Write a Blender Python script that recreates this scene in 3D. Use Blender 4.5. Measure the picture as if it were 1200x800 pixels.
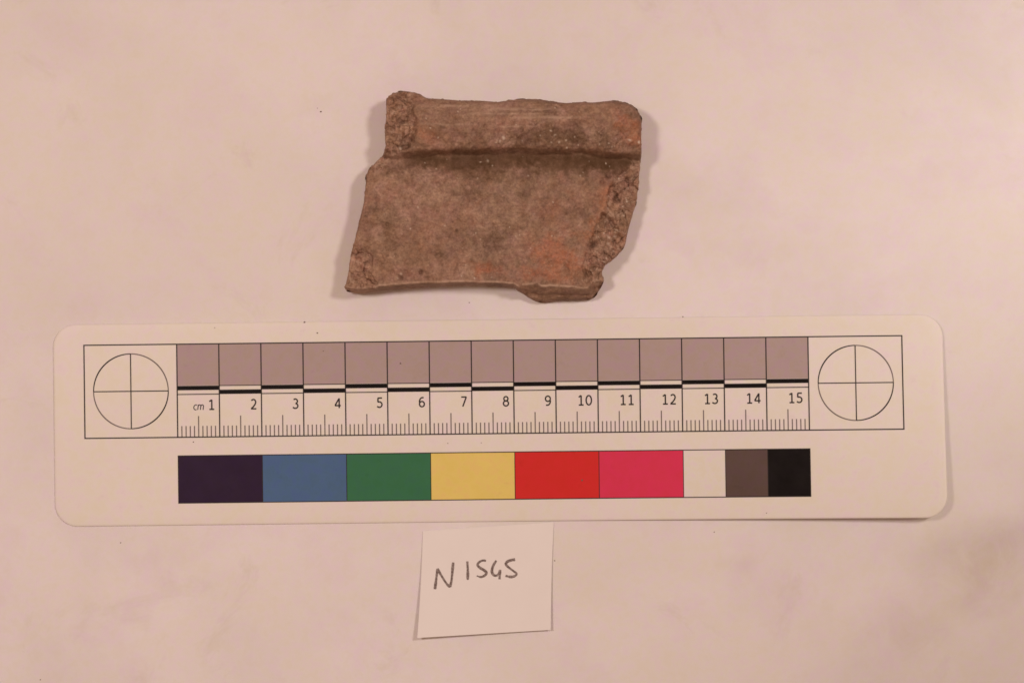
import bpy, math, random
import numpy as np
from mathutils import Vector

for o in list(bpy.data.objects):
    bpy.data.objects.remove(o)
scene = bpy.context.scene
COL = scene.collection
rng = np.random.default_rng(1545)
random.seed(1545)

# ------------------------------------------------------------------ measure
PXCM = 49.25                      # photograph pixels per centimetre on the sheet
S = 0.01 / PXCM                   # metres per photograph pixel
H = 0.5458                        # camera height over the sheet (50 mm lens, small sensor)


def wx(px, h=0.0):
    return (px - 600.0) * S * (1.0 - h / H)


def wy(py, h=0.0):
    return (400.0 - py) * S * (1.0 - h / H)


# ------------------------------------------------------------------ camera
cam_d = bpy.data.cameras.new("camera")
cam_d.sensor_fit = 'HORIZONTAL'
cam_d.sensor_width = 22.3
cam_d.lens = 22.3 * H / (1200 * S)
cam_d.clip_start = 0.01
cam_d.clip_end = 20.0
cam = bpy.data.objects.new("camera", cam_d)
COL.objects.link(cam)
cam.location = (0, 0, H)
cam.rotation_euler = (0, 0, 0)
scene.camera = cam

# ------------------------------------------------------------------ light
world = bpy.data.worlds.new("World")
scene.world = world
world.use_nodes = True
bg = world.node_tree.nodes["Background"]
bg.inputs[0].default_value = (1.0, 0.58, 0.38, 1)     # warm tungsten light bounced by the room
bg.inputs[1].default_value = 0.32


def lamp(name, loc, aim_px, power, radius, cone, col):
    d = bpy.data.lights.new(name, 'SPOT')
    d.shadow_soft_size = radius
    d.energy = power
    d.color = col
    d.spot_size = math.radians(cone)
    d.spot_blend = 1.0
    o = bpy.data.objects.new(name, d)
    COL.objects.link(o)
    o.location = loc
    o.rotation_euler = (Vector((wx(aim_px[0]), wy(aim_px[1]), 0)) - Vector(loc)).to_track_quat('-Z', 'Y').to_euler()
    return o


lamp("copy_stand_lamp", (0.31, 0.18, 0.70), (1177, 100), 7.1, 0.046, 85, (1.0, 0.835, 0.765))
lamp("copy_stand_lamp", (-0.27, 0.11, 0.70), (150, 430), 7.6, 0.048, 43, (1.0, 0.81, 0.73))
lamp("right_fill", (0.42, 0.10, 0.50), (1370, 170), 5.6, 0.06, 20, (1.0, 0.90, 0.86))  # added spot that brightens the right band, no known lamp there

vs = scene.view_settings
scene.display_settings.display_device = 'sRGB'
vs.view_transform = 'Standard'
vs.look = 'None'
vs.exposure = 0.0
vs.gamma = 1.0
vs.use_curve_mapping = False
scene.render.engine = 'CYCLES'
scene.cycles.max_bounces = 6
scene.cycles.pixel_filter_type = 'BLACKMAN_HARRIS'
scene.cycles.filter_width = 1.6


# ------------------------------------------------------------------ helpers
def smooth(a, b, x):
    t = np.clip((x - a) / (b - a), 0, 1)
    return t * t * (3 - 2 * t)


def vnoise(x, y, seed):
    """smooth value noise in -1..1"""
    r = np.random.default_rng(seed).uniform(-1, 1, (256, 256))
    xi = np.floor(x).astype(int)
    yi = np.floor(y).astype(int)
    fx = x - xi
    fy = y - yi
    fx = fx * fx * fx * (fx * (fx * 6 - 15) + 10)
    fy = fy * fy * fy * (fy * (fy * 6 - 15) + 10)
    a = r[xi & 255, yi & 255]
    b = r[(xi + 1) & 255, yi & 255]
    c = r[xi & 255, (yi + 1) & 255]
    d = r[(xi + 1) & 255, (yi + 1) & 255]
    return (a * (1 - fx) + b * fx) * (1 - fy) + (c * (1 - fx) + d * fx) * fy


def fbm(x, y, seed, octs=5, gain=0.5, lac=2.03):
    s = 0.0
    a = 1.0
    n = 0.0
    c, sn = math.cos(0.7), math.sin(0.7)
    for k in range(octs):
        s = s + a * vnoise(x + 17.3 * k, y - 9.1 * k, seed + k)
        n += a
        a *= gain
        x, y = (x * c - y * sn) * lac, (x * sn + y * c) * lac
    return s / n


def facets(x, y, size, seed):
    """chipped clay: broken into tilted little faces, about -1..1"""
    r = np.random.default_rng(seed)
    jx, jy = r.random((64, 64)), r.random((64, 64))
    hh, tx, ty = r.uniform(-1, 1, (64, 64)), r.uniform(-1, 1, (64, 64)), r.uniform(-1, 1, (64, 64))
    u, v = x / size, y / size
    iu, iv = np.floor(u).astype(int), np.floor(v).astype(int)
    best = np.full(x.shape, 1e9)
    out = np.zeros(x.shape)
    for di in (-1, 0, 1):
        for dj in (-1, 0, 1):
            a, b = (iu + di) & 63, (iv + dj) & 63
            dx, dy = u - (iu + di) - jx[a, b], v - (iv + dj) - jy[a, b]
            d = dx * dx + dy * dy
            m = d < best
            best = np.where(m, d, best)
            out = np.where(m, .6 * hh[a, b] + .9 * (tx[a, b] * dx + ty[a, b] * dy), out)
    return out


def seg_dist(X, Y, pts, closed=True):
    """distance to a polyline"""
    D = np.full(X.shape, 1e9)
    n = len(pts)
    for i in range(n if closed else n - 1):
        ax, ay = pts[i]
        bx, by = pts[(i + 1) % n]
        dx, dy = bx - ax, by - ay
        L = dx * dx + dy * dy + 1e-12
        t = np.clip(((X - ax) * dx + (Y - ay) * dy) / L, 0, 1)
        D = np.minimum(D, (X - ax - t * dx) ** 2 + (Y - ay - t * dy) ** 2)
    return np.sqrt(D)


def inside(X, Y, pts):
    ins = np.zeros(X.shape, bool)
    n = len(pts)
    for i in range(n):
        ax, ay = pts[i]
        bx, by = pts[(i + 1) % n]
        if ay == by:
            continue
        c = ((ay > Y) != (by > Y)) & (X < (bx - ax) * (Y - ay) / (by - ay) + ax)
        ins ^= c
    return ins


def sdf(X, Y, pts):
    """positive inside"""
    d = seg_dist(X, Y, pts)
    return np.where(inside(X, Y, pts), d, -d)


def catmull(pts, n=6, closed=True):
    out = []
    m = len(pts)
    rng_i = range(m) if closed else range(m - 1)
    for i in rng_i:
        if closed:
            p = [pts[(i + k - 1) % m] for k in range(4)]
        else:
            p = [pts[max(0, min(m - 1, i + k - 1))] for k in range(4)]
        for j in range(n):
            t = j / n
            q = []
            for c in range(2):
                p0, p1, p2, p3 = (v[c] for v in p)
                q.append(0.5 * (2 * p1 + (p2 - p0) * t + (2 * p0 - 5 * p1 + 4 * p2 - p3) * t * t
                                + (3 * p1 - p0 - 3 * p2 + p3) * t ** 3))
            out.append(tuple(q))
    if not closed:
        out.append(tuple(pts[-1]))
    return out


def link(name, me, mats, parent=None):
    o = bpy.data.objects.new(name, me)
    COL.objects.link(o)
    for m in (mats if isinstance(mats, (list, tuple)) else [mats]):
        me.materials.append(m)
    if parent is not None:
        o.parent = parent
    return o


def pymesh(name, v, f, shade=True):
    me = bpy.data.meshes.new(name)
    me.from_pydata([tuple(map(float, p)) for p in v], [], f)
    me.update()
    if shade:
        me.polygons.foreach_set('use_smooth', [True] * len(me.polygons))
    return me


def thing(name, label, cat, loc=(0, 0, 0)):
    o = bpy.data.objects.new(name, None)
    COL.objects.link(o)
    o.empty_display_size = 0.01
    o.location = loc
    o['label'] = label
    o['category'] = cat
    return o


class NT:
    """small node builder"""

    def __init__(self, name):
        self.m = bpy.data.materials.new(name)
        self.m.use_nodes = True
        self.t = self.m.node_tree
        self.b = self.t.nodes["Principled BSDF"]

    def n(self, typ, **kw):
        nd = self.t.nodes.new(typ)
        for k, v in kw.items():
            setattr(nd, k, v)
        return nd

    def l(self, a, b):
        self.t.links.new(a, b)

    def coord(self):
        return self.n('ShaderNodeTexCoord').outputs['Object']

    def noise(self, scale, detail=4, rough=0.55, vec=None, dist=0.0):
        nd = self.n('ShaderNodeTexNoise')
        nd.inputs['Scale'].default_value = scale
        nd.inputs['Detail'].default_value = detail
        nd.inputs['Roughness'].default_value = rough
        nd.inputs['Distortion'].default_value = dist
        if vec is not None:
            self.l(vec, nd.inputs['Vector'])
        return nd.outputs['Fac']

    def ramp(self, fac, stops):
        nd = self.n('ShaderNodeValToRGB')
        e = nd.color_ramp.elements
        while len(e) < len(stops):
            e.new(0.5)
        for k, (p, c) in enumerate(stops):
            e[k].position = p
            e[k].color = (c, c, c, 1) if isinstance(c, (int, float)) else (*c, 1)
        self.l(fac, nd.inputs[0])
        return nd.outputs[0]

    def mix(self, fac, a, b, blend='MIX'):
        nd = self.n('ShaderNodeMix', data_type='RGBA', blend_type=blend)
        for sock, v in ((nd.inputs[0], fac), (nd.inputs[6], a), (nd.inputs[7], b)):
            if isinstance(v, bpy.types.NodeSocket):
                self.l(v, sock)
            elif isinstance(v, (int, float)):
                sock.default_value = v
            else:
                sock.default_value = (*v, 1)
        return nd.outputs[2]

    def math(self, op, a, b):
        nd = self.n('ShaderNodeMath', operation=op)
        for sock, v in ((nd.inputs[0], a), (nd.inputs[1], b)):
            if isinstance(v, bpy.types.NodeSocket):
                self.l(v, sock)
            else:
                sock.default_value = v
        return nd.outputs[0]

    def attr(self, name):
        nd = self.n('ShaderNodeAttribute')
        nd.attribute_name = name
        return nd.outputs['Fac']

    def bump(self, h, strength, dist):
        nd = self.n('ShaderNodeBump')
        nd.inputs['Strength'].default_value = strength
        nd.inputs['Distance'].default_value = dist
        self.l(h, nd.inputs['Height'])
        self.l(nd.outputs[0], self.b.inputs['Normal'])

    def base(self, c):
        s = self.b.inputs['Base Color']
        if isinstance(c, bpy.types.NodeSocket):
            self.l(c, s)
        else:
            s.default_value = (*c, 1)

    def tint(self, c, co, scale, amt):
        """faint warm and rosy mottling of the stock"""
        a = self.ramp(self.noise(scale, 3, 0.6, co, 0.2), [(0.40, (1 - amt * .1, 1 - amt * .2, 1 - amt * .75)), (0.50, (1, 1, 1)), (0.60, (1 + amt * .15, 1 - amt * .45, 1 + amt * .6))])
        return self.mix(1.0, c, a, 'MULTIPLY')

    def rough(self, r, spec=0.3):
        self.b.inputs['Roughness'].default_value = r
        self.b.inputs['Specular IOR Level'].default_value = spec


# ------------------------------------------------------------------ materials
# backing sheet: matt white paper, faint handling smudges and fibres
t = NT('backing_paper')
co = t.coord()
white = (0.815, 0.798, 0.808)
smudge = t.ramp(t.noise(22, 5, 0.6, co, 0.4), [(0.42, 0.0), (0.72, 1.0)])
smudge2 = t.ramp(t.noise(60, 6, 0.65, co, 0.2), [(0.5, 0.0), (0.8, 1.0)])
c = t.mix(t.math('MULTIPLY', smudge, 0.55), white, (0.69, 0.665, 0.65))
c = t.mix(t.math('MULTIPLY', smudge2, 0.35), c, (0.68, 0.645, 0.59))
warm = t.ramp(t.noise(14, 4, 0.6, co, 0.3), [(0.45, 0.0), (0.6, 1.0)])
c = t.mix(t.math('MULTIPLY', warm, 0.5), c, (0.775, 0.765, 0.715))
stain = t.ramp(t.noise(38, 6, 0.7, co, 0.8), [(0.60, 0.0), (0.76, 1.0)])
c = t.mix(t.math('MULTIPLY', stain, 0.45), c, (0.62, 0.575, 0.51))
c = t.mix(t.math('MULTIPLY', t.attr('stain'), t.ramp(t.noise(110, 6, 0.7, co, 0.6), [(0.35, 0.15), (0.65, 0.75)])), c, (0.60, 0.545, 0.475))
fib = t.ramp(t.noise(900, 3, 0.6, co), [(0.3, 0.0), (0.7, 1.0)])
c = t.mix(t.math('MULTIPLY', fib, 0.05), c, (0.62, 0.60, 0.58))
c = t.tint(c, co, 420, 0.06)
c = t.tint(c, co, 60, 0.04)
t.base(c)
t.rough(0.85, 0.2)
t.bump(t.noise(1400, 3, 0.6, co), 0.10, 0.0002)
M_BACK = t.m

# laminated card stock
t = NT('card_stock')
co = t.coord()
c = t.mix(t.math('MULTIPLY', t.ramp(t.noise(30, 5, 0.6, co), [(0.4, 0.0), (0.75, 1.0)]), 0.35),
          (0.785, 0.775, 0.725), (0.735, 0.715, 0.655))
c = t.mix(t.math('MULTIPLY', t.ramp(t.noise(420, 4, 0.7, co), [(0.60, 0.0), (0.75, 1.0)]), 0.10), c, (0.45, 0.42, 0.38))
c = t.tint(c, co, 420, 0.07)
c = t.tint(c, co, 90, 0.045)
t.base(c)
t.rough(0.42, 0.25)
t.bump(t.noise(90, 3, 0.5, co), 0.05, 0.0004)
M_CARD = t.m


def ink(name, col, var=0.10, rough=0.42):
    t = NT(name)
    co = t.coord()
    k = t.ramp(t.noise(160, 6, 0.65, co), [(0.35, 0.0), (0.7, 1.0)])
    c = t.mix(t.math('MULTIPLY', k, var), col, tuple(min(1, v * 1.25 + 0.02) for v in col))
    d = t.ramp(t.noise(520, 3, 0.6, co), [(0.62, 0.0), (0.74, 1.0)])
    c = t.mix(t.math('MULTIPLY', d, var * 1.2), c, tuple(v * 0.6 for v in col))
    c = t.tint(c, co, 450, 0.10)
    t.base(c)
    t.rough(rough, 0.07)
    return t.m


INK = {
    'line': ink('black_line_ink', (0.035, 0.030, 0.028), 0.3),
    'soft': ink('thin_line_ink', (0.17, 0.15, 0.14), 0.3),
    'black': ink('black_ink', (0.006, 0.004, 0.004), 0.3),
    'grey': ink('grey_square_ink', (0.42, 0.345, 0.34), 0.12),
    'navy': ink('navy_ink', (0.029, 0.0148, 0.043), 0.2),
    'blue': ink('blue_ink', (0.077, 0.158, 0.31), 0.15),
    'green': ink('green_ink', (0.043, 0.182, 0.09), 0.15),
    'yellow': ink('yellow_ink', (0.77, 0.635, 0.19), 0.12),
    'red': ink('red_ink', (0.645, 0.033, 0.031), 0.10),
    'magenta': ink('magenta_ink', (0.69, 0.046, 0.112), 0.10),
    'white': ink('white_ink', (0.765, 0.755, 0.7), 0.05),
    'darkgrey': ink('dark_grey_ink', (0.112, 0.079, 0.071), 0.2),
}

# label paper
t = NT('label_paper')
co = t.coord()
c = t.mix(t.math('MULTIPLY', t.ramp(t.noise(120, 5, 0.6, co), [(0.4, 0.0), (0.75, 1.0)]), 0.25),
          (0.84, 0.83, 0.82), (0.77, 0.75, 0.735))
t.base(c)
t.rough(0.8, 0.2)
t.bump(t.noise(1500, 3, 0.6, co), 0.10, 0.0002)
M_LABEL = t.m

# pencil
t = NT('pencil_graphite')
co = t.coord()
c = t.mix(t.ramp(t.noise(2600, 3, 0.7, co), [(0.40, 0.0), (0.68, 1.0)]), (0.15, 0.115, 0.105), (0.40, 0.35, 0.33))
t.base(c)
t.rough(0.7, 0.15)
M_PENCIL = t.m

t = NT('dark_grit')
t.base((0.20, 0.15, 0.12))
t.rough(0.9, 0.1)
M_GRIT = t.m

# fired clay
t = NT('fired_clay')
co = t.coord()
n1 = t.ramp(t.noise(110, 6, 0.65, co, 0.4), [(0.36, 0.0), (0.64, 1.0)])
n2 = t.ramp(t.noise(330, 6, 0.70, co, 0.4), [(0.38, 0.0), (0.62, 1.0)])
n3 = t.ramp(t.noise(900, 5, 0.75, co), [(0.36, 0.0), (0.64, 1.0)])
n4 = t.ramp(t.noise(230, 6, 0.65, co, 0.6), [(0.46, 0.0), (0.62, 1.0)])
n5 = t.ramp(t.noise(620, 4, 0.7, co, 0.3), [(0.55, 0.0), (0.70, 1.0)])
c = t.mix(n1, (0.235, 0.127, 0.079), (0.330, 0.198, 0.132))
c = t.mix(t.math('MULTIPLY', n2, 0.55), c, (0.400, 0.270, 0.195))
c = t.mix(t.math('MULTIPLY', n4, 0.50), c, (0.270, 0.130, 0.080))
c = t.mix(t.math('MULTIPLY', n5, 0.55), c, (0.180, 0.105, 0.066))
gr = t.math('MULTIPLY', t.attr('grey'), t.math('ADD', t.math('MULTIPLY', n2, 0.4), 0.18))
c = t.mix(gr, c, (0.265, 0.208, 0.145))
c = t.mix(t.math('MULTIPLY', t.attr('stain'), t.math('ADD', t.math('MULTIPLY', n3, -0.25), 0.88)), c, (0.155, 0.090, 0.055))
c = t.mix(t.math('MULTIPLY', t.attr('pale'), t.math('ADD', t.math('MULTIPLY', n3, 0.40), 0.30)), c, (0.46, 0.325, 0.245))
orf = t.math('MULTIPLY', t.attr('orange'), t.math('ADD', t.math('MULTIPLY', n2, 0.35), 0.62))
c = t.mix(orf, c, (0.40, 0.155, 0.078))
frc = t.mix(n2, (0.30, 0.18, 0.12), (0.50, 0.335, 0.24))
frc = t.mix(t.math('MULTIPLY', n4, 0.5), frc, (0.40, 0.19, 0.12))
c = t.mix(t.math('MULTIPLY', t.attr('frac'), 0.85), c, frc)
c = t.mix(t.math('MULTIPLY', n3, 0.42), c, (0.46, 0.335, 0.25))
n6 = t.ramp(t.noise(1500, 4, 0.75, co), [(0.48, 0.0), (0.62, 1.0)])
c = t.mix(t.math('MULTIPLY', n6, 0.40), c, (0.190, 0.110, 0.070))
m1 = t.ramp(t.noise(650, 5, 0.75, co, 0.5), [(0.34, 0.88), (0.50, 0.98), (0.66, 1.14)])
m2 = t.ramp(t.noise(260, 4, 0.65, co, 0.4), [(0.36, 0.84), (0.64, 1.13)])
m3 = t.ramp(t.noise(1700, 3, 0.7, co), [(0.34, 0.87), (0.66, 1.13)])
c = t.mix(1.0, c, m1, 'MULTIPLY')
c = t.mix(1.0, c, m2, 'MULTIPLY')
c = t.mix(1.0, c, m3, 'MULTIPLY')
c = t.tint(c, co, 380, 0.06)
c = t.tint(c, co, 130, 0.04)
c = t.mix(1.0, c, (0.94, 0.905, 0.885), 'MULTIPLY')
so = t.math('MULTIPLY', t.attr('soil_shade'), t.math('ADD', t.math('MULTIPLY', n2, -0.22), 1.0))
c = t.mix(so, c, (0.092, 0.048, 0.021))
pit = t.ramp(t.noise(780, 3, 0.6, co), [(0.26, 1.0), (0.36, 0.0)])
c = t.mix(t.math('MULTIPLY', pit, 0.45), c, (0.11, 0.066, 0.042))
c = t.mix(t.math('MULTIPLY', t.attr('wear_highlight'), 0.8), c, (0.52, 0.38, 0.285))
c = t.mix(t.attr('white'), c, (0.70, 0.60, 0.49))
t.base(c)
t.rough(0.75, 0.22)
t.bump(t.math('ADD', t.noise(1300, 5, 0.7, co), t.math('MULTIPLY', t.noise(420, 4, 0.6, co), 1.5)), 0.45, 0.0005)
M_CLAY = t.m


# ------------------------------------------------------------------ backing sheet
def sheet_z(X, Y):
    """gentle waves of the sheet outside the area the objects press flat"""
    px = X / S + 600
    py = 400 - Y / S
    ex = np.maximum(np.maximum(50 - px, px - 1120), 0)
    ey = np.maximum(np.maximum(60 - py, py - 622), 0)
    lab = np.maximum(np.maximum(np.maximum(470 - px, px - 665), 0), np.maximum(py - 760, 0))
    away = smooth(0, 160, np.minimum(np.hypot(ex, ey), np.hypot(lab, 0) + 0 * ey))
    z = 0.0016 * fbm(X / 0.09 + 3.1, Y / 0.075 + 8.7, 71, 2, 0.35)
    # one soft buckle running down the lower right
    r = ((px - 1085) * 0.86 - (py - 690) * 0.5) / 95.0
    z = z + 0.0022 * np.exp(-((px - 1010 + 0.35 * (py - 700)) / 70.0) ** 2) * smooth(610, 720, py)
    z = z + 0.0016 * np.exp(-((px - 180 - 0.2 * (py - 700)) / 80.0) ** 2) * smooth(620, 730, py)
    sag = np.maximum((px - 960) * .8 + (py - 640) * .55, 0) * smooth(560, 680, py)
    return z * away - S * 0.12 * sag * smooth(0, 130, sag)


nx, ny = 300, 230
gx = np.linspace(-0.36, 0.36, nx)
gy = np.linspace(-0.28, 0.28, ny)
GX, GY = np.meshgrid(gx, gy, indexing='ij')
GZ = sheet_z(GX, GY)
v = np.stack([GX, GY, GZ], -1).reshape(-1, 3)
f = [(i * ny + j, (i + 1) * ny + j, (i + 1) * ny + j + 1, i * ny + j + 1)
     for i in range(nx - 1) for j in range(ny - 1)]
bme = pymesh('backing_sheet', v, f)
bpx, bpy_ = GX / S + 600, 400 - GY / S
bst = np.zeros_like(bpx)
for sx, sy, rx, ry, am in ((1150, 668, 75, 60, .75), (1060, 740, 80, 40, .4), (372, 126, 26, 18, .35), (795, 215, 60, 26, .3), (865, 660, 30, 14, .4),
                           (195, 640, 70, 40, .25), (860, 300, 70, 40, .2)):
    q_ = np.hypot((bpx - sx) / rx, (bpy_ - sy) / ry) + .45 * fbm(bpx / 45, bpy_ / 45, 233, 4, .6)
    bst = np.maximum(bst, am * (1 - smooth(.2, 1.2, q_)))  # stains; at the lower right partly soft shade painted in
bme.attributes.new('stain', 'FLOAT', 'POINT').data.foreach_set('value', bst.ravel().astype(np.float32))
back = link('backing_sheet', bme, M_BACK)
back['kind'] = 'structure'
back['label'] = 'white paper sheet under the sherd, scale card and label'


# ------------------------------------------------------------------ scale card
TH = 0.0118                                  # the card lies turned a little anticlockwise
CX0, CY0 = wx(207.4), wy(403.2)              # zero of the ruler, top line
U0, U1, V0, V1 = -2.94, 18.20, -4.30, 0.50   # card outline, centimetres from there


def card_lift(u, v):
    t = np.clip((u - 7.0) / 11.2, 0, 1)
    s = np.clip((V1 - v) / (V1 - V0), 0, 1)
    return t ** 2.2 * (0.0007 + 0.0043 * s ** 1.3)


def card_pt(u, v, off):
    u = np.asarray(u, float)
    v = np.asarray(v, float)
    x = CX0 + 0.01 * (u * math.cos(TH) - v * math.sin(TH))
    y = CY0 + 0.01 * (u * math.sin(TH) + v * math.cos(TH))
    return np.stack([x, y, 0.0005 + card_lift(u, v) + off], -1)


card = thing('scale_card', 'white laminated centimetre scale card with grey squares and colour patches', 'scale card',
             (CX0, CY0, 0))
CARD_O = np.array([CX0, CY0, 0.0])


def card_rect(name, u0, u1, v0, v1, off, mat, parent, step=0.35):
    nu = max(1, int(math.ceil((u1 - u0) / step)))
    nv = max(1, int(math.ceil((v1 - v0) / step)))
    U, V = np.meshgrid(np.linspace(u0, u1, nu + 1), np.linspace(v0, v1, nv + 1), indexing='ij')
    p = (card_pt(U, V, off) - CARD_O).reshape(-1, 3)
    f = [(i * (nv + 1) + j, (i + 1) * (nv + 1) + j, (i + 1) * (nv + 1) + j + 1, i * (nv + 1) + j + 1)
         for i in range(nu) for j in range(nv)]
    return link(name, pymesh(name, p, f), mat, parent)


def ribbon(pts, w):
    """flat ribbon outline along 2-d points; returns left and right sides"""
    P = np.array(pts, float)
    T = np.gradient(P, axis=0)
    T /= np.linalg.norm(T, axis=1)[:, None] + 1e-12
    N = np.stack([-T[:, 1], T[:, 0]], -1)
    w = np.broadcast_to(np.asarray(w, float), (len(P),))[:, None] / 2
    A, B = P + N * w, P - N * w
    return A, B


# card sheet: rounded rectangle with rounded edge, closed
def card_sheet():
    r = 0.54
    loop = []
    for cx, cy, a0 in ((U1 - r, V1 - r, 0), (U0 + r, V1 - r, 90), (U0 + r, V0 + r, 180), (U1 - r, V0 + r, 270)):
        for k in range(13):
            a = math.radians(a0 + 90 * k / 12)
            loop.append((cx + r * math.cos(a), cy + r * math.sin(a)))
    dense = []
    for i in range(len(loop)):
        a, b = np.array(loop[i]), np.array(loop[(i + 1) % len(loop)])
        n = max(1, int(np.hypot(*(b - a)) / 0.3))
        for k in range(n):
            dense.append(a + (b - a) * k / n)
    L = np.array(dense)
    c = np.array([(U0 + U1) / 2, (V0 + V1) / 2])
    T = np.roll(L, -1, 0) - np.roll(L, 1, 0)
    T /= np.linalg.norm(T, axis=1)[:, None]
    N = np.stack([T[:, 1], -T[:, 0]], -1)
    n = len(L)
    rings, zs = [], []
    # from the spine outwards over the top, round the edge, back below
    spine = np.stack([np.clip(L[:, 0], U0 + 2.4, U1 - 2.4), np.full(n, c[1])], -1)
    for k in range(0, 13):
        t = k / 12
        rings.append(spine * (1 - t) + (L - N * 0.06) * t)
        zs.append(0.0)
    for d, z in ((0.025, -0.00003), (0.005, -0.0001), (0.0, -0.0002), (0.005, -0.00032), (0.03, -0.00036)):
        rings.append(L - N * d)
        zs.append(z)
    for k in range(11, -1, -1):
        t = k / 12
        rings.append(spine * (1 - t) + (L - N * 0.06) * t)
        zs.append(-0.00036)
    v = np.concatenate([card_pt(R[:, 0], R[:, 1], z) - CARD_O for R, z in zip(rings, zs)])
    f = []
    for k in range(len(rings) - 1):
        for i in range(n):
            j = (i + 1) % n
            f.append((k * n + i, (k + 1) * n + i, (k + 1) * n + j, k * n + j))
    return pymesh('card_sheet', v, f)


link('card_sheet', card_sheet(), M_CARD, card)

ZF, ZB, ZL = 0.00003, 0.00005, 0.00007
LW = 0.028
RB = -2.21                                    # foot of the ruler
for i in range(15):
    card_rect('grey_square', i + 0.012, i + 0.988, -0.985, -0.01, ZF, INK['grey'], card)
    top_black = i % 2 == 0
    card_rect('black_bar', i + 0.0, i + 1.0, -1.095 if top_black else -1.195, -0.992 if top_black else -1.092, ZB,
              INK['black'], card)
    card_rect('white_bar', i + 0.015, i + 0.985, -1.180 if top_black else -1.088, -1.099 if top_black else -1.005, ZF,
              INK['white'], card)
    # hairline closing the white bar
    if top_black:
        card_rect('bar_line', i + 0.014, i + 0.986, -1.205, -1.183, ZL, INK['line'], card)
    else:
        card_rect('bar_line', i + 0.014, i + 0.986, -1.004, -0.984, ZL, INK['line'], card)
    for k in range(1, 10):
        h = 0.50 if k == 5 else 0.265
        card_rect('tick_mark', i + k / 10 - 0.013, i + k / 10 + 0.013, RB + 0.014, RB + h, ZF, INK['soft'], card)
for i in range(16):
    card_rect('division_line', i - LW / 2, i + LW / 2, RB + LW / 2, -LW / 2, ZL, INK['line'], card)
FL, FR = -2.205, 17.225
for (a, b, c_, d) in ((FL - LW / 2, FR + LW / 2, -LW / 2, LW / 2), (FL - LW / 2, FR + LW / 2, RB - LW / 2, RB + LW / 2),
                      (FL - LW / 2, FL + LW / 2, RB + LW / 2, -LW / 2), (FR - LW / 2, FR + LW / 2, RB + LW / 2, -LW / 2)):
    card_rect('frame_line', a, b, c_, d, ZL, INK['line'], card)


def card_strokes(name, strokes, w, mat, parent, off=ZF):
    v, f = [], []
    for st in strokes:
        A, B = ribbon(st, w)
        b0 = len(v)
        for a, b in zip(A, B):
            v.append(card_pt(a[0], a[1], off) - CARD_O)
            v.append(card_pt(b[0], b[1], off) - CARD_O)
        for i in range(len(A) - 1):
            f.append((b0 + 2 * i, b0 + 2 * i + 1, b0 + 2 * i + 3, b0 + 2 * i + 2))
        off = off + 0.000004
    return link(name, pymesh(name, v, f), mat, parent)


# numerals drawn as strokes in a 0.62 x 1 box
def arc(cx, cy, rx, ry, a0, a1, n=14):
    return [(cx + rx * math.cos(math.radians(a0 + (a1 - a0) * k / n)),
             cy + ry * math.sin(math.radians(a0 + (a1 - a0) * k / n))) for k in range(n + 1)]


DIG = {
    '0': [arc(.31, .5, .26, .46, 90, 450, 28)],
    '1': [[(.10, .80), (.20, .88), (.34, .97)], [(.34, .985), (.34, .5), (.34, .04)], [(.10, .04), (.34, .04), (.58, .04)]],
    '2': [arc(.30, .70, .22, .26, 150, -20, 12) + [(.44, .45), (.30, .26), (.08, .06)], [(.05, .045), (.3, .045), (.58, .045)]],
    '3': [arc(.28, .74, .21, .22, 140, -80, 12), arc(.27, .28, .26, .24, 85, -150, 14)],
    '4': [[(.45, .96), (.25, .62), (.05, .28)], [(.03, .26), (.3, .26), (.62, .26)], [(.46, .98), (.46, .5), (.46, .02)]],
    '5': [[(.54, .955), (.3, .955), (.13, .955)], [(.145, .97), (.135, .75), (.13, .55)], [(.12, .555), (.22, .58)] + arc(.27, .31, .26, .27, 80, -145, 14)],
    '6': [[(.50, .94), (.38, .95)] + arc(.36, .52, .28, .42, 100, 185, 8), arc(.32, .31, .24, .26, 0, 360, 24)],
    '7': [[(.05, .955), (.3, .955), (.58, .955)], [(.55, .95), (.38, .5), (.20, .02)]],
    '8': [arc(.31, .74, .20, .21, -90, 270, 22), arc(.31, .28, .25, .25, 90, 450, 24)],
    '9': [arc(.30, .69, .24, .26, 0, 360, 24), arc(.26, .48, .28, .42, 5, -80, 8) + [(.20, .06), (.11, .07)]],
}
for n in range(1, 16):
    s = str(n)
    hgt = 0.242
    adv = (0.72 if n < 10 else 0.78) * hgt
    u_right = n - (0.11 if n < 10 else 0.14)
    st = []
    for k, ch in enumerate(s):
        u0 = u_right - (len(s) - k) * adv + (0.02 if n < 10 else 0.034)
        for q in DIG[ch]:
            st.append([(u0 + x * hgt, -1.565 + y * hgt) for x, y in q])
    card_strokes('numeral', st, 0.034, INK['line'], card)
# the little slanted unit
def slant(pts, u0, h):
    return [(u0 + (x + 0.12 * y) * h, -1.565 + y * h) for x, y in pts]
xh = 0.125
st = [slant(arc(.42, .5, .36, .48, 55, 305, 14), 0.375, xh)]
st += [slant([(.10, 0), (.10, .5), (.10, 1.0)], 0.47, xh),
       slant([(.10, .6)] + arc(.36, .68, .25, .28, 150, 0, 8) + [(.61, .4), (.61, .0)], 0.47, xh),
       slant([(.61, .6)] + arc(.87, .68, .25, .28, 150, 0, 8) + [(1.12, .4), (1.12, .0)], 0.47, xh)]
card_strokes('unit_lettering', st, 0.022, INK['line'], card)

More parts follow.
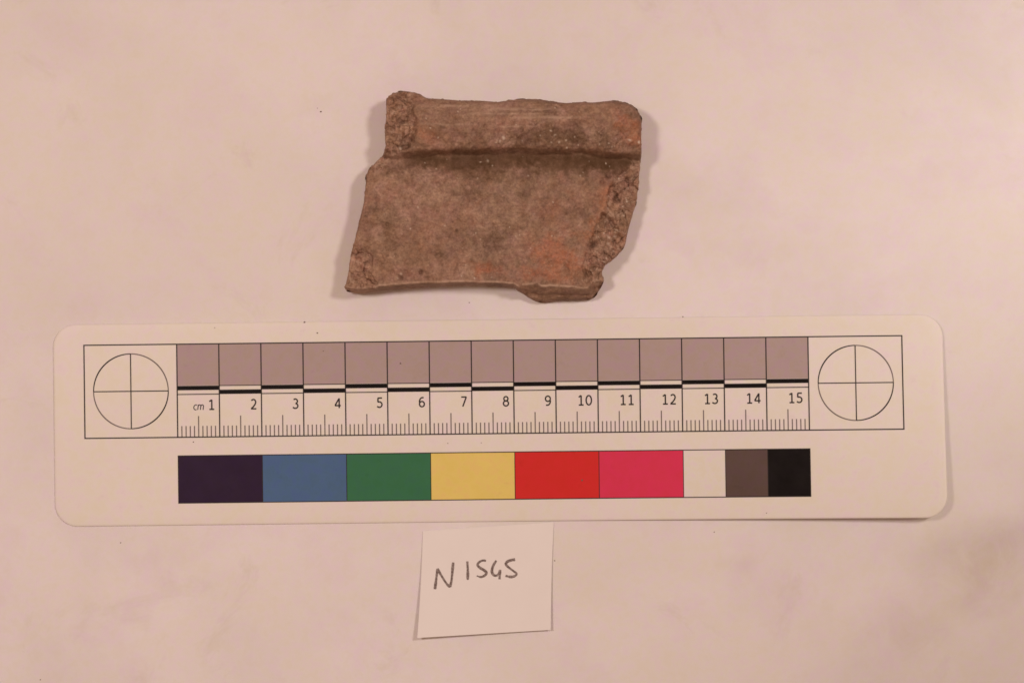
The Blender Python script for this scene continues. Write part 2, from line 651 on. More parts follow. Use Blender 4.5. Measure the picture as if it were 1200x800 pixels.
# two crossed circle targets: the print thins to grey on two opposite quarters
for (cu, cv, R, lab) in ((-1.10, -1.105, 0.888, 'left'), (16.115, -1.105, 0.888, 'right')):
    tg = bpy.data.objects.new('crossed_circle', None)
    COL.objects.link(tg)
    tg.empty_display_size = 0.003
    tg.parent = card
    for a0, kind in ((0, 'soft'), (90, 'line'), (180, 'soft'), (270, 'line')):
        P = arc(cu, cv, R, R, a0, a0 + 90, 30)
        a = np.radians(np.linspace(a0, a0 + 90, 31))
        amt = np.abs(np.sin(2 * a))
        w = 0.024 + (0.008 if kind == 'line' else 0.006) * amt
        A, B = ribbon(P, w)
        v, f = [], []
        for p, q in zip(A, B):
            v += [card_pt(p[0], p[1], ZF) - CARD_O, card_pt(q[0], q[1], ZF) - CARD_O]
        f = [(2 * i, 2 * i + 1, 2 * i + 3, 2 * i + 2) for i in range(30)]
        link('circle_arc', pymesh('circle_arc', v, f), INK[kind], tg)
    card_rect('cross_line', cu - R, cu + R, cv - .0125, cv + .0125, ZB, INK['line'], tg)
    card_rect('cross_line', cu - .0125, cu + .0125, cv - R, cv + R, ZL, INK['line'], tg)

# colour patches
PT, PB = RB - 0.445, RB - 0.445 - 1.115
u = 0.005
for key, wd, lab in (('navy', 2, 'dark navy patch'), ('blue', 2, 'blue patch'), ('green', 2, 'green patch'),
                     ('yellow', 2, 'yellow patch'), ('red', 2, 'red patch'), ('magenta', 2, 'magenta pink patch'),
                     ('white', 1, 'white patch'), ('darkgrey', 1, 'dark grey patch'), ('black', 1, 'black patch')):
    o = card_rect('colour_patch', u, u + wd, PB, PT, ZF, INK[key], card)
    o['label'] = lab
    if u > 0.1:
        card_rect('patch_line', u - .009, u + .009, PB + .01, PT - .01, ZB, INK['line'], card)
    u += wd
card_rect('patch_frame_line', -0.005, 15.015, PT - .008, PT + .014, ZL, INK['line'], card)
card_rect('patch_frame_line', -0.005, 15.015, PB - .014, PB + .008, ZL, INK['line'], card)
card_rect('patch_frame_line', -0.005, 0.014, PB + .008, PT - .008, ZL, INK['line'], card)
card_rect('patch_frame_line', 14.996, 15.015, PB + .008, PT - .008, ZL, INK['line'], card)


# ------------------------------------------------------------------ paper label
LC = [(495.5, 622.0), (649.0, 611.5), (645.5, 737.5), (489.0, 747.0)]      # corners TL TR BR BL


def label_lift(s, t):
    """s left to right, t top to bottom"""
    return 0.0003 + 0.0017 * t ** 2.0 * (1.0 - 0.45 * s) + 0.0007 * (2 * s - 1) ** 2 * t + 0.0003 * np.sin(5 * s) * t


def label_pt(s, t, off=0.0):
    s = np.asarray(s, float)
    t = np.asarray(t, float)
    h = label_lift(s, t)
    px = (1 - t) * ((1 - s) * LC[0][0] + s * LC[1][0]) + t * ((1 - s) * LC[3][0] + s * LC[2][0])
    py = (1 - t) * ((1 - s) * LC[0][1] + s * LC[1][1]) + t * ((1 - s) * LC[3][1] + s * LC[2][1])
    px = px + 2.2 * t * (1 - t) * (1 - 2 * s) * 1.5
    return np.stack([wx(px, h), wy(py, h), h + off], -1)


LO = np.array([wx(570), wy(680), 0.0])
label = thing('paper_label', 'small square white paper slip with pencil number below the scale card', 'paper label', tuple(LO))
ns, nt_ = 40, 36
Sg, Tg = np.meshgrid(np.linspace(0, 1, ns + 1), np.linspace(0, 1, nt_ + 1), indexing='ij')
topv = (label_pt(Sg, Tg) - LO).reshape(-1, 3)
botv = (label_pt(Sg, Tg, -0.0001) - LO).reshape(-1, 3)
NV = len(topv)
f = []
W = nt_ + 1
for i in range(ns):
    for j in range(nt_):
        a, b, c_, d = i * W + j, (i + 1) * W + j, (i + 1) * W + j + 1, i * W + j + 1
        f.append((a, d, c_, b))
        f.append((a + NV, b + NV, c_ + NV, d + NV))
edge = [i * W for i in range(ns)] + [ns * W + j for j in range(nt_)] + [i * W + nt_ for i in range(ns, 0, -1)] + list(range(nt_, 0, -1))
for k in range(len(edge)):
    a, b = edge[k], edge[(k + 1) % len(edge)]
    f.append((a, b, b + NV, a + NV))
link('paper_slip', pymesh('paper_slip', np.concatenate([topv, botv]), f, False), M_LABEL, label)


def px_to_st(px, py):
    s, t = 0.5, 0.5
    for _ in range(12):
        x = (1 - t) * ((1 - s) * LC[0][0] + s * LC[1][0]) + t * ((1 - s) * LC[3][0] + s * LC[2][0])
        y = (1 - t) * ((1 - s) * LC[0][1] + s * LC[1][1]) + t * ((1 - s) * LC[3][1] + s * LC[2][1])
        s += (px - x) / 153.0
        t += (py - y) / 125.5
    return s, t


def zl(pts):
    return [(490 + x * 140 / 1200, 640 + y * 140 / 1200) for x, y in pts]


HAND = [
    ('handwritten_letter', [[(163, 428), (171, 370), (180, 300), (189, 222)],
                            [(186, 222), (205, 252), (238, 306), (270, 356), (300, 392), (322, 403)],
                            [(318, 404), (333, 330), (341, 240), (350, 158)]]),
    ('handwritten_digit', [[(492, 148), (497, 240), (496, 334)]]),
    ('handwritten_digit', [[(682, 143), (648, 140), (612, 157), (596, 185), (620, 212), (660, 236), (686, 262), (671, 288), (632, 305), (588, 293)]]),
    ('handwritten_digit', [[(787, 140), (760, 182), (742, 236), (750, 275), (778, 292), (808, 277), (822, 236)],
                           [(824, 232), (822, 280), (819, 328)]]),
    ('handwritten_digit', [[(977, 130), (930, 138), (895, 154), (884, 180), (914, 211), (962, 246), (992, 272), (974, 295), (935, 304), (880, 293)]]),
]
q = 0
for nm, strokes in HAND:
    v, f = [], []
    for st in strokes:
        P = catmull(zl(st), 7, closed=False)
        n = len(P)
        tt = np.linspace(0, 1, n)
        w = 2.95 + 0.45 * np.sin(tt * 7 + q) - 0.7 * (tt > 0.93) + rng.uniform(-.28, .28, n)
        A, B = ribbon(P, w)
        b0 = len(v)
        for a, b in zip(A, B):
            for p in (a, b):
                s_, t_ = px_to_st(*p)
                v.append(label_pt(s_, t_, 0.00003 + 0.000006 * (q % 3)) - LO)
        f += [(b0 + 2 * i, b0 + 2 * i + 1, b0 + 2 * i + 3, b0 + 2 * i + 2) for i in range(n - 1)]
        q += 1
    link(nm, pymesh(nm, v, f), M_PENCIL, label)


# ------------------------------------------------------------------ sherd
def z1(pts):   # from the enlarged view of the sherd to photograph pixels
    return [(380 + 0.35 * x, 90 + 0.35 * y) for x, y in pts]


LEFT = z1([(65, 712), (72, 680), (80, 640), (85, 600), (100, 545), (115, 480), (130, 420), (137, 350), (140, 320),
           (165, 287), (195, 257), (204, 230), (200, 180), (207, 130), (206, 85)])
TOP = z1([(213, 64), (240, 50), (275, 47), (318, 55), (342, 69), (400, 72), (450, 76), (520, 77), (580, 82), (640, 73),
          (700, 73), (760, 80), (810, 86), (860, 82), (900, 84), (960, 77), (1000, 82), (1035, 98), (1056, 122)])
RIGHT = z1([(1063, 150), (1062, 200), (1064, 265), (1060, 300), (1056, 345), (1051, 400), (1036, 460), (1021, 510),
            (1011, 560), (990, 590), (965, 614), (941, 632), (932, 655), (937, 680), (924, 712)])
CHUNK = z1([(902, 741), (860, 747), (800, 748), (740, 753), (712, 750), (688, 739), (655, 719)])
BOTTOM = z1([(630, 704), (580, 702), (500, 698), (420, 699), (300, 705), (200, 713), (130, 722), (95, 722)])
outline_raw = LEFT + TOP + RIGHT + CHUNK + BOTTOM
OUT = catmull(outline_raw, 4)

STEP = 0.72        # grid pitch in photograph pixels (0.146 mm)
px = np.arange(396, 760, STEP)
py = np.arange(100, 360, STEP)
PX, PY = np.meshgrid(px, py, indexing='ij')


def edge_jitter(X, Y):
    return 0.9 * fbm(X / 7.0, Y / 7.0, 11, 4, 0.6)


def dist_out(X, Y):
    return sdf(X, Y, OUT) + edge_jitter(X, Y)


D = dist_out(PX, PY)
keepv = D > 0.0
cell = keepv[:-1, :-1] & keepv[1:, :-1] & keepv[:-1, 1:] & keepv[1:, 1:]
# drop slivers: a kept vertex must touch a kept cell
NXg, NYg = PX.shape
use = np.zeros_like(keepv)
use[:-1, :-1] |= cell
use[1:, :-1] |= cell
use[:-1, 1:] |= cell
use[1:, 1:] |= cell
idx = -np.ones(PX.shape, int)
idx[use] = np.arange(use.sum())
X = PX[use].copy()
Y = PY[use].copy()
ci, cj = np.nonzero(cell)
quads = np.stack([idx[ci, cj], idx[ci, cj + 1], idx[ci + 1, cj + 1], idx[ci + 1, cj]], -1)   # seen from above, py runs down
# boundary edges
from collections import defaultdict
ed = np.concatenate([quads[:, [0, 1]], quads[:, [1, 2]], quads[:, [2, 3]], quads[:, [3, 0]]])
key = set(map(tuple, ed.tolist()))
bnd = {}
for a, b in key:
    if (b, a) not in key:
        bnd[a] = b
start = next(iter(bnd))
# walk the longest loop
loops = []
left = dict(bnd)
while left:
    s0, nx_ = left.popitem()
    lp = [s0]
    while nx_ != s0 and nx_ in left:
        lp.append(nx_)
        nx_ = left.pop(nx_)
    lp.append(nx_) if nx_ != s0 else None
    loops.append(lp)
loop = np.array(max(loops, key=len))
# snap the rim of the grid on the traced outline
for _ in range(3):
    e = 0.3
    bx, by = X[loop], Y[loop]
    d0 = dist_out(bx, by)
    gxx = (dist_out(bx + e, by) - dist_out(bx - e, by)) / (2 * e)
    gyy = (dist_out(bx, by + e) - dist_out(bx, by - e)) / (2 * e)
    g2 = np.maximum(gxx ** 2 + gyy ** 2, 0.2)
    mv = np.clip(d0, -1.2, 1.2) / g2
    X[loop] = bx - gxx * mv
    Y[loop] = by - gyy * mv
# relax spacing along the rim
for _ in range(2):
    X[loop] = 0.5 * X[loop] + 0.25 * (np.roll(X[loop], 1) + np.roll(X[loop], -1))
    Y[loop] = 0.5 * Y[loop] + 0.25 * (np.roll(Y[loop], 1) + np.roll(Y[loop], -1))

# feature lines (photograph pixels)
step_x = [440, 455, 480, 504, 540, 573, 610, 640, 680, 700, 720, 740, 756]
step_y = [182, 181.5, 180.5, 179.5, 178.5, 177.5, 177, 176.8, 177.5, 179.5, 182, 183.5, 184]
F_RIGHT = z1([(1012, 300), (985, 322), (965, 348), (948, 400), (934, 440), (908, 495), (888, 550), (872, 600), (862, 645),
              (872, 690), (900, 712), (960, 760), (1120, 700), (1120, 290), (1040, 285)])
F_RIM = [(440, 95), (494, 100), (500, 112), (486, 116), (483, 133), (491, 145), (487, 156), (485, 170), (477, 177),
         (466, 177), (457, 189), (450, 200), (430, 205), (415, 200), (430, 150)]
F_CHIP = [(423, 287), (434, 301), (433, 320), (441, 332), (440, 345), (398, 348), (402, 308), (415, 288)]


def surface(X, Y):
    d = np.maximum(dist_out(X, Y), 0)
    jx = X + 5.0 * fbm(X / 16, Y / 16, 21, 4, .6)
    jy = Y + 3.5 * fbm(X / 16, Y / 16, 27, 4, .6)
    fr = sdf(jx, jy, F_RIGHT)
    fm = sdf(jx, jy, F_RIM)
    fc = sdf(jx, jy, F_CHIP)
    ys = np.interp(X, step_x, step_y) + 0.8 * fbm(X / 22, Y * 0 + 3, 33, 4, 0.5) + 1.3 * fbm(X / 10, Y / 12, 35, 3, 0.55)
    yt = 117.0
    t = (Y - yt) / (ys - yt)
    rim = np.interp(t, [-.2, 0, .10, .22, .40, .46, .75, .92, 1.0], [7.0, 7.9, 9.0, 9.8, 10.45, 10.4, 9.9, 9.2, 8.3])
    dy = Y - ys
    bed = np.interp(dy, [-40, 0, 2, 6, 12, 20, 30, 60, 110, 160], [5.9, 6.05, 6.1, 6.25, 6.5, 6.85, 7.15, 7.35, 7.45, 7.5])
    k = smooth(-3.0, 5.0 + 2.5 * fbm(X / 40, Y * 0, 229, 2), dy)
    z = rim * (1 - k) + bed * k
    onrim = 1 - k
    # turning lines on the rim
    stri = fbm(X / 60.0, Y / 2.6, 41, 4, 0.6)
    z = z + onrim * 0.07 * stri * smooth(0.0, 0.15, t) * (1 - 0.6 * smooth(.5, .7, t))
    ln = np.exp(-((Y - (133.5 - 0.012 * (X - 540))) / 1.1) ** 2) * smooth(520, 550, X) * (1 - smooth(640, 665, X))
    z = z - 0.24 * ln
    for ly, lx0, lx1, ld in ((129.0, 548, 645, .16), (131.5, 560, 700, .12), (137.5, 530, 600, .10), (124.5, 600, 690, .10)):
        yy = ly + .8 * fbm(X / 25, Y * 0 + ly, 77, 2)
        z = z - ld * np.exp(-((Y - yy) / 1.0) ** 2) * smooth(lx0, lx0 + 15, X) * (1 - smooth(lx1 - 20, lx1, X))
    # faint smoothing marks and unevenness on the wall
    z = z + k * (0.50 * fbm(X / 46, Y / 36, 47, 3) + 0.30 * fbm(X / 17, Y / 14, 53, 3))
    z = z + 0.10 * fbm(X / 5.0, Y / 5.0, 59, 3, 0.6) + 0.10 * fbm(X / 10.0, Y / 9.0, 61, 3, 0.6)
    pk = fbm(X / 5.0, Y / 5.0, 63, 3, 0.5)
    z = z - 0.13 * smooth(0.40, 0.75, pk)
    lump = np.abs(fbm((X + .8 * Y) / 11, (Y - .5 * X) / 20, 67, 3, 0.55)) + .5 * fbm(X / 7, Y / 7, 69, 3, .55)
    z = z + onrim * 0.75 * smooth(.3, .7, t) * (lump - .25) * (.35 + .65 * smooth(545, 590, X)) + onrim * .22 * fbm(X / 30, Y / 9, 73, 3, .6)
    # right fracture
    a = smooth(-3, 9, fr)
    crag = 0.35 + 1.5 * fbm(X / 15, Y / 19, 83, 4, 0.56) + 0.5 * np.abs(fbm(X / 8, Y / 11, 89, 3, 0.5)) + 0.75 * fbm(X / 6.5, Y / 7.5, 91, 3, .55)
    z = z - a * (0.35 + 0.055 * np.clip(fr, 0, 45) - 1.0 * (crag - 0.25) - 0.62 * facets(jx + 2 * fbm(X / 6, Y / 6, 251, 2), jy, 13, 257) - 0.30 * facets(jx, jy, 6, 263))
    z = z - 0.75 * np.exp(-((fr - 3.0) / 2.6) ** 2) * smooth(-.15, .35, fbm(X / 16, Y / 16, 97, 2))
    # rim fracture on the left
    b = smooth(-3, 5, fm)
    crag2 = 0.35 + 1.3 * fbm(X / 11, Y / 12, 103, 4, 0.56) + 0.4 * np.abs(fbm(X / 7, Y / 7, 107, 3, 0.5)) + 0.6 * fbm(X / 6, Y / 6, 109, 3, .55)
    low = np.interp(Y, [105, 112, 118, 150, 176, 186, 205], [8.6, 9.3, 8.9, 8.6, 8.2, 6.6, 6.7])
    z = z * (1 - b) + b * (low - 0.025 * np.clip(fm, 0, 30) + 1.0 * (crag2 - 0.35) + 0.55 * facets(jx, jy, 12, 269) + 0.28 * facets(jx, jy, 5.5, 271))
    # chip at the lower left corner
    cch = smooth(-2.5, 4, fc)
    z = z - cch * (0.5 + 0.02 * np.clip(fc, 0, 30) - 0.9 * (crag2 - 0.3) - 0.45 * facets(jx, jy, 10, 277))
    z = z - 0.45 * np.exp(-((fc - 0.3) / 1.6) ** 2) * smooth(425, 431, X)
    # small flaw near the foot and pits
    for (hx, hy, r, dep) in ((493, 319, 2.2, .9), (535.5, 270.3, 1.1, .8), (454, 262.5, 1.6, .6), (470, 326, 1.8, .5),
                             (514, 299, 2.8, .5), (706, 213, 2.5, .9), (713, 205, 3, 1.0), (568, 287, 2, .45)):
        z = z - dep * np.exp(-(((X - hx) / r) ** 2 + ((Y - hy) / (r * 1.3)) ** 2))
    # edge profiles
    w1 = 2.4 + 0.8 * vnoise(X / 15, Y / 15, 113)
    dl = seg_dist(X, Y, LEFT, False)
    dt = seg_dist(X, Y, [LEFT[-1]] + TOP + [RIGHT[0], RIGHT[1]], False)
    dr = seg_dist(X, Y, RIGHT, False)
    db = seg_dist(X, Y, [CHUNK[-1]] + BOTTOM + [LEFT[0]], False)
    dc = seg_dist(X, Y, [RIGHT[-1]] + CHUNK, False)

    def fall(dist, w, low):
        q = np.clip(dist / w, 0, 1)
        return low + (1 - low) * np.sqrt(np.clip(1 - (1 - q) ** 2, 0, 1))
    m = np.ones_like(z)
    m = np.minimum(m, fall(dl, w1, .62))
    m = np.minimum(m, fall(dt, 5.5 + 1.5 * smooth(690, 740, X), .62))
    m = np.minimum(m, fall(dr, 2.5, .55))
    z = z * m
    # lower edge: a broken face sloping out to the foot
    wb = 4.6 + 2.2 * smooth(560, 420, X) * 0 + 1.2 * fbm(X / 20, Y * 0, 127, 3)
    q = np.clip(db / wb, 0, 1)
    zb = 0.9 + (z - 0.9) * (1 - (1 - q) ** 2.2)
    rg = 0.5 * fbm(X / 8, Y / 3, 131, 4) * np.sin(np.pi * q)
    z = np.where(db < wb, np.minimum(z, zb + rg), z)
    wc = np.interp(X, [600, 612, 630, 690, 705], [5.0, 8.0, 19.0, 13.0, 10.0]) + 1.2 * fbm(X / 12, Y * 0, 137, 3)
    q = np.clip(dc / wc, 0, 1)
    prof = np.interp(q, [0, .12, .45, .60, .85, 1.0], [0.10, .42, .55, .78, .93, 1.0])
    zc = z * prof + 0.5 * fbm(X / 7, Y / 4, 139, 4) * np.sin(np.pi * q)
    zone = smooth(606, 620, X) * (1 - smooth(702, 708, X))
    z = np.where(dc < wc, z * (1 - zone) + np.minimum(z, zc) * zone, z)
    return np.maximum(z, 0.35), dict(fr=fr, fm=fm, fc=fc, t=t, dy=dy, onrim=onrim, d=d, db=db, dc=dc, wb=wb, wc=wc)


Z, ft = surface(X, Y)

# inclusions: pale grits
white = np.zeros_like(X)
spots = [(571.5, 188, 1.7), (563, 189.5, 1.0), (514, 163, 1.0), (505, 152, .9), (469.5, 174.5, 1.6), (490, 243, .9),
         (481, 268, .9), (577, 194, .8), (536, 209, .9), (650, 128, 1.0), (737, 166, 1.5), (748, 168, 1.4), (650, 160, 1.4),
         (645, 155, 1.2), (590, 163, 1.7), (586, 167, 1.4), (655, 168, 1.2), (702, 171, .9), (648, 237, .9),
         (626, 251, .8), (680, 206, 1.0), (619, 206, 1.0), (470, 321, 1.4), (466, 326, 1.2), (576, 325, 1.0), (556, 326, .9)]
for _ in range(55):
    spots.append((rng.uniform(430, 735), rng.uniform(125, 330), rng.uniform(.35, .75)))
for _ in range(46):
    tt = rng.uniform(0, 1)
    spots.append((np.interp(tt, [0, .5, 1], [738, 722, 692]) + rng.normal(0, 9), 200 + 135 * tt, rng.uniform(.5, 1.1)))
for _ in range(14):
    spots.append((rng.uniform(570, 720), rng.normal(167, 5), rng.uniform(.5, 1.0)))
for sx, sy, r in spots:
    an = rng.uniform(0, math.pi)
    el = rng.uniform(.6, 1.0)
    ca, sa = math.cos(an), math.sin(an)
    near = (X - sx) ** 2 + (Y - sy) ** 2 < (4 * r) ** 2
    xa, ya = X[near] - sx, Y[near] - sy
    e = ((xa * ca + ya * sa) / (r * 1.15)) ** 2 + ((-xa * sa + ya * ca) / (r * el)) ** 2
    e = e * (1 + .7 * fbm(X[near] / 1.7, Y[near] / 1.7, 211, 2))
    g = np.exp(-np.maximum(e, 0) ** 1.3)
    white[near] = np.maximum(white[near], g * rng.uniform(.35, .9))
    Z[near] += 0.10 * g

# colour masks of the clay
n_a = fbm(X / 18, Y / 15, 151, 4, .55)
n_b = fbm(X / 7, Y / 7, 157, 4, .6)


def blob(cx, cy, rx, ry, rot=0.0, ragged=.6):
    c, s = math.cos(rot), math.sin(rot)
    u_ = ((X - cx) * c + (Y - cy) * s) / rx
    v_ = (-(X - cx) * s + (Y - cy) * c) / ry
    return 1 - smooth(.25, 1.35, np.hypot(u_, v_) + ragged * n_a * 1.1 + ragged * .9 * n_b)


orange = np.zeros_like(X)
for b in ((742, 160, 16, 14, 0), (712, 232, 12, 22, .3), (700, 262, 12, 18, .5), (737, 150, 20, 16, .3), (650, 298, 36, 22, .25), (640, 320, 45, 9, .1), (572, 315, 22, 8, 0.1), (690, 278, 16, 12, -.6),
          (706, 245, 9, 20, .2), (501, 160, 12, 9, 0), (645, 250, 12, 16, 0), (675, 305, 26, 20, 0)):
    orange = np.maximum(orange, (.45 if b[0] in (501, 645) else .92) * blob(*b))
soil_shade = np.zeros_like(X)
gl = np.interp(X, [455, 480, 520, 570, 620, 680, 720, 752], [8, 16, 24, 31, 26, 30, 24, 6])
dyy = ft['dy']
soil_shade = smooth(-4.0, 6.5, dyy) * (1 - smooth(.50, 1.25, dyy / gl + .40 * n_b + .2 * n_a)) * smooth(462, 492, X) * (.92 + .2 * n_a)  # dark soil in the groove, with the shade under the rim painted in
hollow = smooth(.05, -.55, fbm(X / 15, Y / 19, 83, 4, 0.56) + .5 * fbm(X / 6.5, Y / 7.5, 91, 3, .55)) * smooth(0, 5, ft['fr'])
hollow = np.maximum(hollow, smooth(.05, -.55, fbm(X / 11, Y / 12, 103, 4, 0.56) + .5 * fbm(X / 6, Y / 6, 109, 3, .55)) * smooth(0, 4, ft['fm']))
soil_shade = np.maximum(soil_shade, .45 * hollow)  # crevice shade painted into the fracture hollows
soil_shade = np.maximum(soil_shade, .55 * np.clip(blob(668, 164, 16, 9), 0, 1))
soil_shade = np.maximum(soil_shade, .5 * blob(640, 158, 22, 7))
soil_shade = np.maximum(soil_shade, .35 * blob(616, 205, 10, 10))
grey = np.clip(.5 * smooth(-.1, .5, n_a) + .8 * blob(585, 250, 40, 45) + .6 * blob(560, 295, 40, 22) + .6 * blob(640, 215, 60, 20)
               + .5 * blob(690, 160, 40, 14) + .6 * blob(590, 130, 90, 12), 0, 1)
frac = np.clip(np.maximum(np.maximum(smooth(-7, 8, ft['fr'] + 6 * n_b), smooth(-4, 5, ft['fm'] + 4 * n_b)), smooth(-4, 5, ft['fc'] + 4 * n_b)), 0, 1)
edge_b = np.exp(-((ft['db'] - ft['wb'] - .5) / 1.3) ** 2) * (ft['dc'] > ft['wc'])
edge_c = np.exp(-((ft['dc'] - ft['wc'] - .5) / 1.3) ** 2) * (X > 612) * (X < 702)
wear_highlight = np.clip(np.maximum(edge_b, edge_c) * (.6 + .8 * n_b) + .55 * frac * smooth(.12, .45, n_b), 0, 1)  # worn edge and pale flecks; the lit lower edge is painted in too
ridge = np.zeros_like(X)
for ly, lx0, lx1 in ((134.8, 540, 645), (130.2, 560, 665), (147.5, 487, 560), (125.5, 500, 590), (140, 590, 690), (150, 570, 640)):
    yy = ly + 1.5 * fbm(X / 22, Y * 0 + ly, 239, 3)
    ridge = np.maximum(ridge, np.exp(-((Y - yy) / 1.3) ** 2) * smooth(lx0, lx0 + 20, X) * (1 - smooth(lx1 - 25, lx1, X)) * np.clip(.55 + 1.1 * n_b, 0, 1))
wear_highlight = np.clip(np.maximum(wear_highlight, .75 * ridge), 0, 1)  # highlights on the worn rim ridges, painted as pale lines
face_b = np.clip(((ft['db'] < ft['wb']) | ((ft['dc'] < ft['wc']) & (X > 606) & (X < 705))) * 1.0, 0, 1)
grey = np.maximum(grey, .75 * face_b)
orange = orange * (1 - face_b)

stain = np.clip(smooth(.02, .50, fbm(X / 34, Y / 28, 181, 5, .60)) + .5 * smooth(.15, .5, fbm(X / 8, Y / 8, 187, 4, .6)), 0, 1)
stain = np.maximum(stain, .9 * blob(616, 207, 13, 12))
stain = np.maximum(stain, .8 * blob(670, 160, 26, 12))
stain = np.maximum(stain, .6 * blob(640, 165, 22, 8))
stain = np.maximum(stain, .7 * blob(520, 300, 14, 10))
stain = np.maximum(stain, .7 * blob(455, 265, 14, 30))
pale = np.clip(smooth(.08, .50, fbm(X / 26, Y / 20, 191, 5, .62)) + .6 * smooth(.22, .5, fbm(X / 5, Y / 5, 197, 3, .6)), 0, 1)
for b in ((575, 250, 16, 10), (470, 250, 22, 14), (585, 166, 16, 6), (650, 160, 14, 7), (500, 230, 30, 12), (560, 128, 60, 8), (610, 318, 20, 7)):
    pale = np.maximum(pale, .8 * blob(*b))
for ly, lx0, lx1 in ((134.5, 535, 640), (131, 560, 660), (147.5, 486, 580), (126, 520, 600), (139, 600, 690)):
    yy = ly + 1.2 * fbm(X / 20, Y * 0 + ly, 223, 3)
    pale = np.maximum(pale, (.9 + .4 * n_b) * np.exp(-((Y - yy) / 1.5) ** 2) * smooth(lx0, lx0 + 20, X) * (1 - smooth(lx1 - 25, lx1, X)))

# height to world; the outline was read at the height of the upper faces
HM = 0.0090
Wx = wx(X, HM)
Wy = wy(Y, HM)
Wz = Z * 0.00125
nv0 = len(X)

# skirt: the broken sides down to the sheet, a little uneven and undercut
bx, by, bz = Wx[loop], Wy[loop], Wz[loop]
tx = np.roll(bx, -3) - np.roll(bx, 3)
ty = np.roll(by, -3) - np.roll(by, 3)
L_ = np.hypot(tx, ty) + 1e-12
nxn, nyn = ty / L_, -tx / L_
cxm, cym = bx.mean(), by.mean()
if np.mean(nxn * (bx - cxm) + nyn * (by - cym)) < 0:
    nxn, nyn = -nxn, -nyn
arc_s = np.cumsum(np.hypot(np.roll(bx, 1) - bx, np.roll(by, 1) - by)) * 1000
vx, vy, vz = [Wx], [Wy], [Wz]
faces = [quads]
prev = loop
n_l = len(loop)
off = nv0
K = 7
skirt_src = []
for k in range(1, K + 1):
    s_ = k / K
    o_ = (-0.00045 * s_ - 0.0002 * s_ * s_ + 0.00028 * fbm(arc_s / 2.2, np.full(n_l, k * 1.7), 171, 3) * math.sin(math.pi * min(s_ + .15, 1)))
    vx.append(bx + nxn * o_)
    vy.append(by + nyn * o_)
    vz.append(bz * (1 - s_) + 0.0001)
    cur = np.arange(off, off + n_l)
    j = np.roll(np.arange(n_l), -1)
    faces.append(np.stack([prev, cur, cur[j], prev[j]], -1))
    prev = cur
    off += n_l
    skirt_src.append(loop)
VX, VY, VZ = np.concatenate(vx), np.concatenate(vy), np.concatenate(vz)
Q = np.concatenate(faces)
src = np.concatenate([np.arange(nv0)] + skirt_src)
co_all = np.stack([VX, VY, VZ], -1)
# vertex normals of the whole piece, kept across the parts
def face_normals(Q):
    return np.cross(co_all[Q[:, 2]] - co_all[Q[:, 0]], co_all[Q[:, 3]] - co_all[Q[:, 1]])
fn = face_normals(Q)
if fn[:len(quads), 2].mean() < 0:
    Q[:len(quads)] = Q[:len(quads), ::-1]
fn = face_normals(Q)
sk = Q[len(quads):]
outw = np.tile(np.stack([nxn, nyn, 0 * nxn], -1), (K, 1))
if (fn[len(quads):] * outw).sum(1).mean() < 0:
    Q[len(quads):] = sk[:, ::-1]
fn = face_normals(Q)
vn = np.zeros_like(co_all)
for k in range(4):
    np.add.at(vn, Q[:, k], fn)
vn /= np.linalg.norm(vn, axis=1)[:, None] + 1e-20

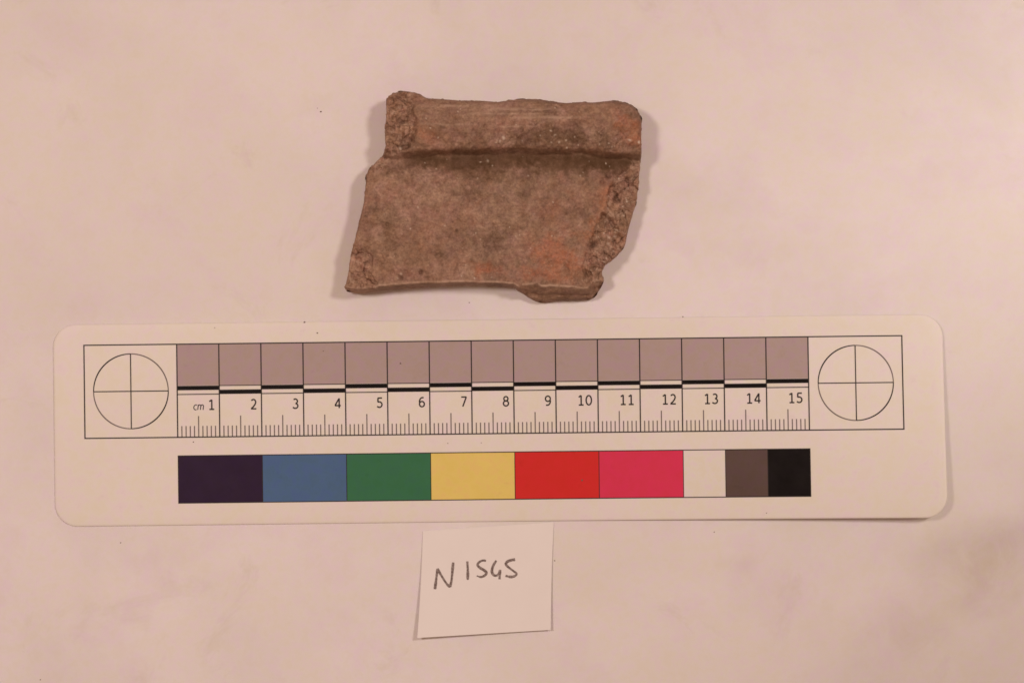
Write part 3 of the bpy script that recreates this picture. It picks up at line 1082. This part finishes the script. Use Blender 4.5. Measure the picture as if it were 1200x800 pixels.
SO = np.array([wx(590), wy(240), 0.0])
sherd = thing('pottery_sherd', 'broken brown fired clay rim sherd with raised rim band, above the scale card', 'pottery sherd', tuple(SO))
attrs = dict(stain=stain * (1 - .5 * frac), pale=pale * (1 - face_b) * (1 - soil_shade), orange=orange, soil_shade=soil_shade, grey=grey, frac=frac, wear_highlight=wear_highlight, white=white)
vkind = np.where(ft['fr'] > 1.0, 2, np.where(ft['dy'] < 1.0, 0, 1))[src]
fk = np.median(vkind[Q], axis=1).round().astype(int)
for kind, nm, lab in ((0, 'rim', None), (1, 'wall', None), (2, 'broken_edge', 'rough broken right edge of the sherd')):
    qs = Q[fk == kind]
    used, inv = np.unique(qs, return_inverse=True)
    inv = inv.reshape(qs.shape)
    me = bpy.data.meshes.new(nm)
    me.vertices.add(len(used))
    me.vertices.foreach_set('co', (co_all[used] - SO).astype(np.float32).ravel())
    me.loops.add(len(qs) * 4)
    me.loops.foreach_set('vertex_index', inv.astype(np.int32).ravel())
    me.polygons.add(len(qs))
    me.polygons.foreach_set('loop_start', np.arange(0, len(qs) * 4, 4, dtype=np.int32))
    me.update(calc_edges=True)
    me.polygons.foreach_set('use_smooth', [True] * len(qs))
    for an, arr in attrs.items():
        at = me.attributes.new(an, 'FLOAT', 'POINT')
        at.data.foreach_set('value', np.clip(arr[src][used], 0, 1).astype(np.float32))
    me.validate()
    me.normals_split_custom_set_from_vertices([tuple(n) for n in vn[used]])
    o = link(nm, me, M_CLAY, sherd)
    if lab:
        o['label'] = lab


# ------------------------------------------------------------------ grit specks
def speck(parent, origin, x, y, z, r):
    n = 7
    a = [2 * math.pi * k / n for k in range(n)]
    rr = [r * rng.uniform(.6, 1.2) for _ in a]
    v = [(x + q * math.cos(t_), y + q * math.sin(t_) * .8, z) for q, t_ in zip(rr, a)]
    v += [(x + .5 * q * math.cos(t_), y + .5 * q * math.sin(t_) * .8, z + r * .5) for q, t_ in zip(rr, a)]
    v = [tuple(np.array(p) - origin) for p in v]
    f = [(k, (k + 1) % n, n + (k + 1) % n, n + k) for k in range(n)] + [tuple(range(n, 2 * n))]
    return link('grit_speck', pymesh('grit_speck', v, f), M_GRIT, parent)


for (sx, sy, r) in ((357, 377.5, 1.2), (372, 390, .9), (469.5, 425.5, 1.1), (379, 411, .7), (227, 517.5, .9), (682, 562, 1.3),
                    (800, 371, 1.0), (564, 518.5, .6), (897, 600, .7), (525, 519, .6), (252, 384, .6), (750, 482, .6)):
    uu = ((sx - 207.4) / PXCM)
    vv = -((sy - 403.2) / PXCM)
    u_ = uu * math.cos(TH) + vv * math.sin(TH)
    v_ = -uu * math.sin(TH) + vv * math.cos(TH)
    p = card_pt(u_, v_, 0.0001)
    speck(card, CARD_O, p[0], p[1], p[2], r * S)
for (sx, sy, r) in ((376, 131, 1.1), (372, 127, .6), (47, 796, .8), (141.5, 635.5, .8), (550, 354.5, .8), (837, 623, .9),
                    (650, 656.5, .9)):
    X_, Y_ = wx(sx), wy(sy)
    speck(back, np.zeros(3), X_, Y_, float(sheet_z(np.array(X_), np.array(Y_))) + 0.00003, r * S)
